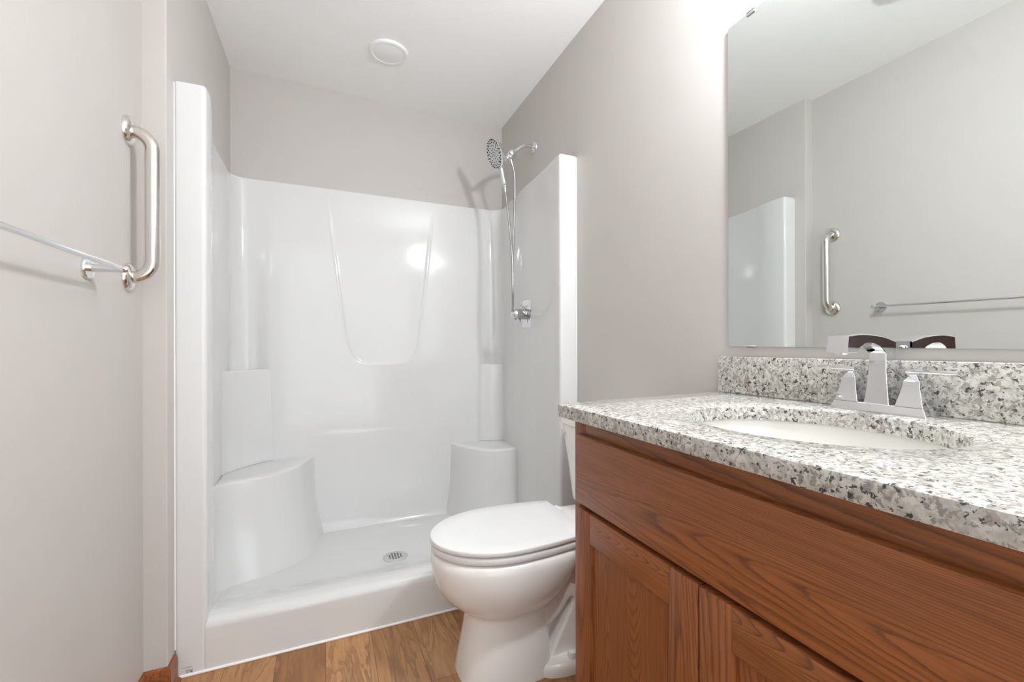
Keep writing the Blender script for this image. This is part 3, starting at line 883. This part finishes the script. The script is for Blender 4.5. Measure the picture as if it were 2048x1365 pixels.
def inner(a, d, z):
    # direction-matched point of the oval cut-out
    c, s = math.cos(a), math.sin(a)
    t = 1 / math.sqrt((c / (SKA + d)) ** 2 + (s / (SKB + d)) ** 2)
    return tl((SKX + c * t, SKY + s * t, z))
b_ = 0.004
rings = [[inner(a, 0.0012, ZC - CT) for a in angs], [inner(a, 0, ZC - CT + 0.0012) for a in angs], [inner(a, 0, ZC - b_) for a in angs], [inner(a, 0.0012, ZC - 0.0012) for a in angs], [inner(a, b_, ZC) for a in angs]]
rings += [[tuple(Vector(inner(a, b_, ZC)).lerp(Vector(outer(a, b_, ZC)), t)) for a in angs] for t in (0.33, 0.66)]
rings += [[outer(a, b_, ZC) for a in angs], [outer(a, 0.0012, ZC - 0.0012) for a in angs], [outer(a, 0, ZC - b_) for a in angs], [outer(a, 0, ZC - CT + b_) for a in angs], [outer(a, 0.0012, ZC - CT + 0.0012) for a in angs], [outer(a, b_, ZC - CT) for a in angs]]
rings.append(rings[0])
cvf = loft(rings, True, False, False)
CT_ = thing('countertop', (0.77, 0.5, ZC - CT), 'speckled grey and cream granite vanity top with an oval sink cut-out', 'countertop')
obj('slab', *cvf, M['granite'], parent=CT_, autos=40)
BSX = 1.0185
bsv = box_vf(BSX, XR - 0.001, CY0, 0.908, ZC + 0.0004, ZC + 0.099)
bv, bf = bsv
bv = [(x, y, z + 0.0115 * (0.913 - y) + 0.0095 * (x - 0.503)) for x, y, z in bv]
tag(obj('backsplash', bv, bf, M['granite'], bevel=0.002, segs=3, loc=(BSX + 0.01, 0.498, ZC)), 'upright speckled granite backsplash strip behind the faucet under the mirror', 'backsplash')

# undermount sink
SK = thing('sink', (SKX, SKY, ZC - CT - 0.14), 'cream white oval undermount sink set into the granite top', 'sink')
def ell(a_, b2, z, n=72): return [tl((SKX + a_ * math.cos(2 * PI * i / n), SKY + b2 * math.sin(2 * PI * i / n), z)) for i in range(n)]
zb = ZC - CT - 0.0006
sk = [ell(SKA + 0.022, SKB + 0.022, zb - 0.012), ell(SKA + 0.022, SKB + 0.022, zb), ell(SKA + 0.006, SKB + 0.006, zb)]
for t in [i / 14 for i in range(1, 15)]:
    k = math.cos(t * PI / 2) ** 0.62
    sk.append(ell(0.024 + (SKA - 0.022) * k, 0.024 + (SKB - 0.022) * k, zb - 0.004 - 0.128 * math.sin(t * PI / 2)))
out_ = []
for t in [i / 8 for i in range(8, -1, -1)]:
    k = math.cos(t * PI / 2) ** 0.62
    out_.append(ell(0.030 + (SKA - 0.016) * k, 0.030 + (SKB - 0.016) * k, zb - 0.014 - 0.130 * math.sin(t * PI / 2)))
obj('basin', *loft(sk + out_ + [sk[0]], True, False, False), M['sink_china'], parent=SK, autos=60)
obj('drain_flange', *lathe([(0.0005, 0.001), (0.021, 0.001), (0.0265, 0.004), (0.029, 0.001), (0.028, -0.004)], tl((SKX, SKY, zb - 0.131)), (0, 0, 1), 36), M['chrome'], parent=SK)

# ------------------------------------------------------------------ faucet
FX, FY = 0.988, 0.497
zf = ZC + 0.012 * (0.913 - FY) + 0.0095 * (FX - 0.503)
FA = thing('faucet', (FX, FY, zf), 'chrome two-handle centerset faucet standing behind the sink', 'faucet')
def frus(x, y, secs):
    """stack of rectangles (half x, half y, z, x shift)"""
    return loft([[(x + q[3] - q[0], y - q[1], q[2]), (x + q[3] + q[0], y - q[1], q[2]), (x + q[3] + q[0], y + q[1], q[2]), (x + q[3] - q[0], y + q[1], q[2])] for q in secs])
obj('deck_plate', *frus(FX, FY, [(0.0275, 0.0790, zf - 0.0015, 0), (0.0275, 0.0790, zf + 0.004, 0), (0.0235, 0.0735, zf + 0.0165, 0), (0.0225, 0.0725, zf + 0.0175, 0)]), M['chrome'], parent=FA, bevel=0.0014, segs=3, autos=9)
z1 = zf + 0.0172
obj('spout_post', *frus(FX, FY, [(0.0215, 0.0215, z1, 0), (0.0205, 0.0205, z1 + 0.003, 0), (0.0185, 0.0180, z1 + 0.025, 0), (0.0165, 0.0150, z1 + 0.06, 0), (0.0155, 0.0140, z1 + 0.096, 0.001), (0.0150, 0.0140, z1 + 0.104, 0.002)]), M['chrome'], parent=FA, bevel=0.0014, segs=3, autos=9)
# spout: side profile in x-z given a width
zt = z1
topc = bezier([(FX + 0.0165, 0, zt + 0.1195), (FX - 0.03, 0, zt + 0.1290), (FX - 0.09, 0, zt + 0.1330), (FX - 0.135, 0, zt + 0.1300)], 24)
botc = bezier([(FX + 0.0165, 0, zt + 0.098), (FX - 0.012, 0, zt + 0.0955), (FX - 0.030, 0, zt + 0.107), (FX - 0.055, 0, zt + 0.1145), (FX - 0.080, 0, zt + 0.1155), (FX - 0.100, 0, zt + 0.108), (FX - 0.110, 0, zt + 0.1000), (FX - 0.139, 0, zt + 0.0985)], 24)
m_ = min(len(topc), len(botc))
def at(c, t):
    f_ = t * (len(c) - 1); i = min(int(f_), len(c) - 2)
    return c[i].lerp(c[i + 1], f_ - i)
rings = []
for i in range(41):
    t = i / 40
    a, b = at(topc, t), at(botc, t)
    w = 0.0145 + 0.0035 * t
    rings.append([(a.x, FY - w + 0.002, a.z), (a.x, FY + w - 0.002, a.z), (a.x, FY + w, a.z - 0.002), (b.x, FY + w, b.z + 0.001), (b.x, FY + w - 0.001, b.z), (b.x, FY - w + 0.001, b.z), (b.x, FY - w, b.z + 0.001), (a.x, FY - w, a.z - 0.002)])
obj('spout', *loft(rings), M['chrome'], parent=FA, autos=30)
obj('aerator', *lathe([(0.0105, 0.0), (0.0105, 0.004), (0.008, 0.0045)], (FX - 0.124, FY, zt + 0.0995), (0, 0, -1), 24), M['nickel'], parent=FA)
obj('lift_rod', *lathe([(0.0025, 0.0), (0.0025, 0.018), (0.006, 0.020), (0.006, 0.024), (0.004, 0.026)], (FX + 0.0215, FY, zt + 0.085), (0, 0, 1), 16), M['chrome'], parent=FA)
for s_, d in ((1, 0.0), (-1, 0.0)):
    hy = FY + s_ * 0.0515
    obj('handle_base', *frus(FX - 0.001, hy, [(0.0225, 0.0215, z1, 0), (0.0215, 0.0205, z1 + 0.003, 0), (0.0175, 0.0170, z1 + 0.018, 0), (0.0140, 0.0135, z1 + 0.034, 0), (0.0125, 0.0122, z1 + 0.046, 0), (0.0118, 0.0115, z1 + 0.0475, 0), (0.0050, 0.0050, z1 + 0.0585, 0), (0.0045, 0.0045, z1 + 0.062, 0)]), M['chrome'], parent=FA, bevel=0.0009, segs=3, autos=9)
    ya, yb_ = (hy - 0.010, hy + 0.064) if s_ > 0 else (hy - 0.064, hy + 0.010)
    obj('lever', *box_vf(FX - 0.012, FX + 0.009, ya, yb_, z1 + 0.0615, z1 + 0.0685), M['chrome'], parent=FA, bevel=0.0016)

# ------------------------------------------------------------------ mirror
MX = 1.0322
MI = thing('wall_mirror', (MX, 0.5, 1.049), 'large frameless wall mirror above the vanity', 'mirror')
my0, my1, mz0, mz1 = 0.122, 0.884, 1.0495, 1.932
mv, mf = box_vf(MX, MX + 0.0055, my0, my1, mz0, mz1)
obj('glass', mv, mf, [M['mirror'], M['mirror_edge']], parent=MI, smooth=False, fmats=[1, 1, 1, 0, 1, 0] if False else [1, 1, 1, 1, 1, 0])
for yy in (0.812, 0.20):
    obj('top_clip', *merge(box_vf(MX - 0.003, MX + 0.006, yy - 0.012, yy + 0.012, mz1 - 0.001, mz1 + 0.002), box_vf(MX - 0.003, MX - 0.0006, yy - 0.012, yy + 0.012, mz1 - 0.008, mz1 + 0.002)), M['steel'], parent=MI, bevel=0.0004)
    obj('bottom_clip', *merge(box_vf(MX - 0.003, MX + 0.006, yy - 0.012, yy + 0.012, mz0 - 0.0025, mz0 - 0.0003), box_vf(MX - 0.003, MX - 0.0006, yy - 0.012, yy + 0.012, mz0 - 0.0025, mz0 + 0.003)), M['clear_clip'], parent=MI, bevel=0.0004)

# ------------------------------------------------------------------ vanity light above the mirror
LZ = 2.11
VL = thing('vanity_light', (XR, 0.48, LZ), 'lit frosted globe light on the wall above the mirror', 'wall light')
obj('backplate', *box_vf(XR - 0.022, XR, 0.40, 0.56, LZ - 0.04, LZ + 0.06), M['steel'], parent=VL, bevel=0.004)
for yy in (0.48,):
    obj('arm', *tube(bezier([(XR - 0.02, yy, LZ + 0.01), (XR - 0.08, yy, LZ + 0.02), (XR - 0.120, yy, LZ + 0.012), (XR - 0.125, yy, LZ - 0.005)], 20), 0.008, 14), M['steel'], parent=VL)
    obj('shade', *lathe([(0.0005, 0.0), (0.020, -0.002), (0.038, -0.014), (0.049, -0.038), (0.051, -0.054), (0.044, -0.077), (0.028, -0.093), (0.0005, -0.099)], (XR - 0.125, yy, LZ - 0.003), (0, 0, 1), 32), M['shade_glow'], parent=VL)
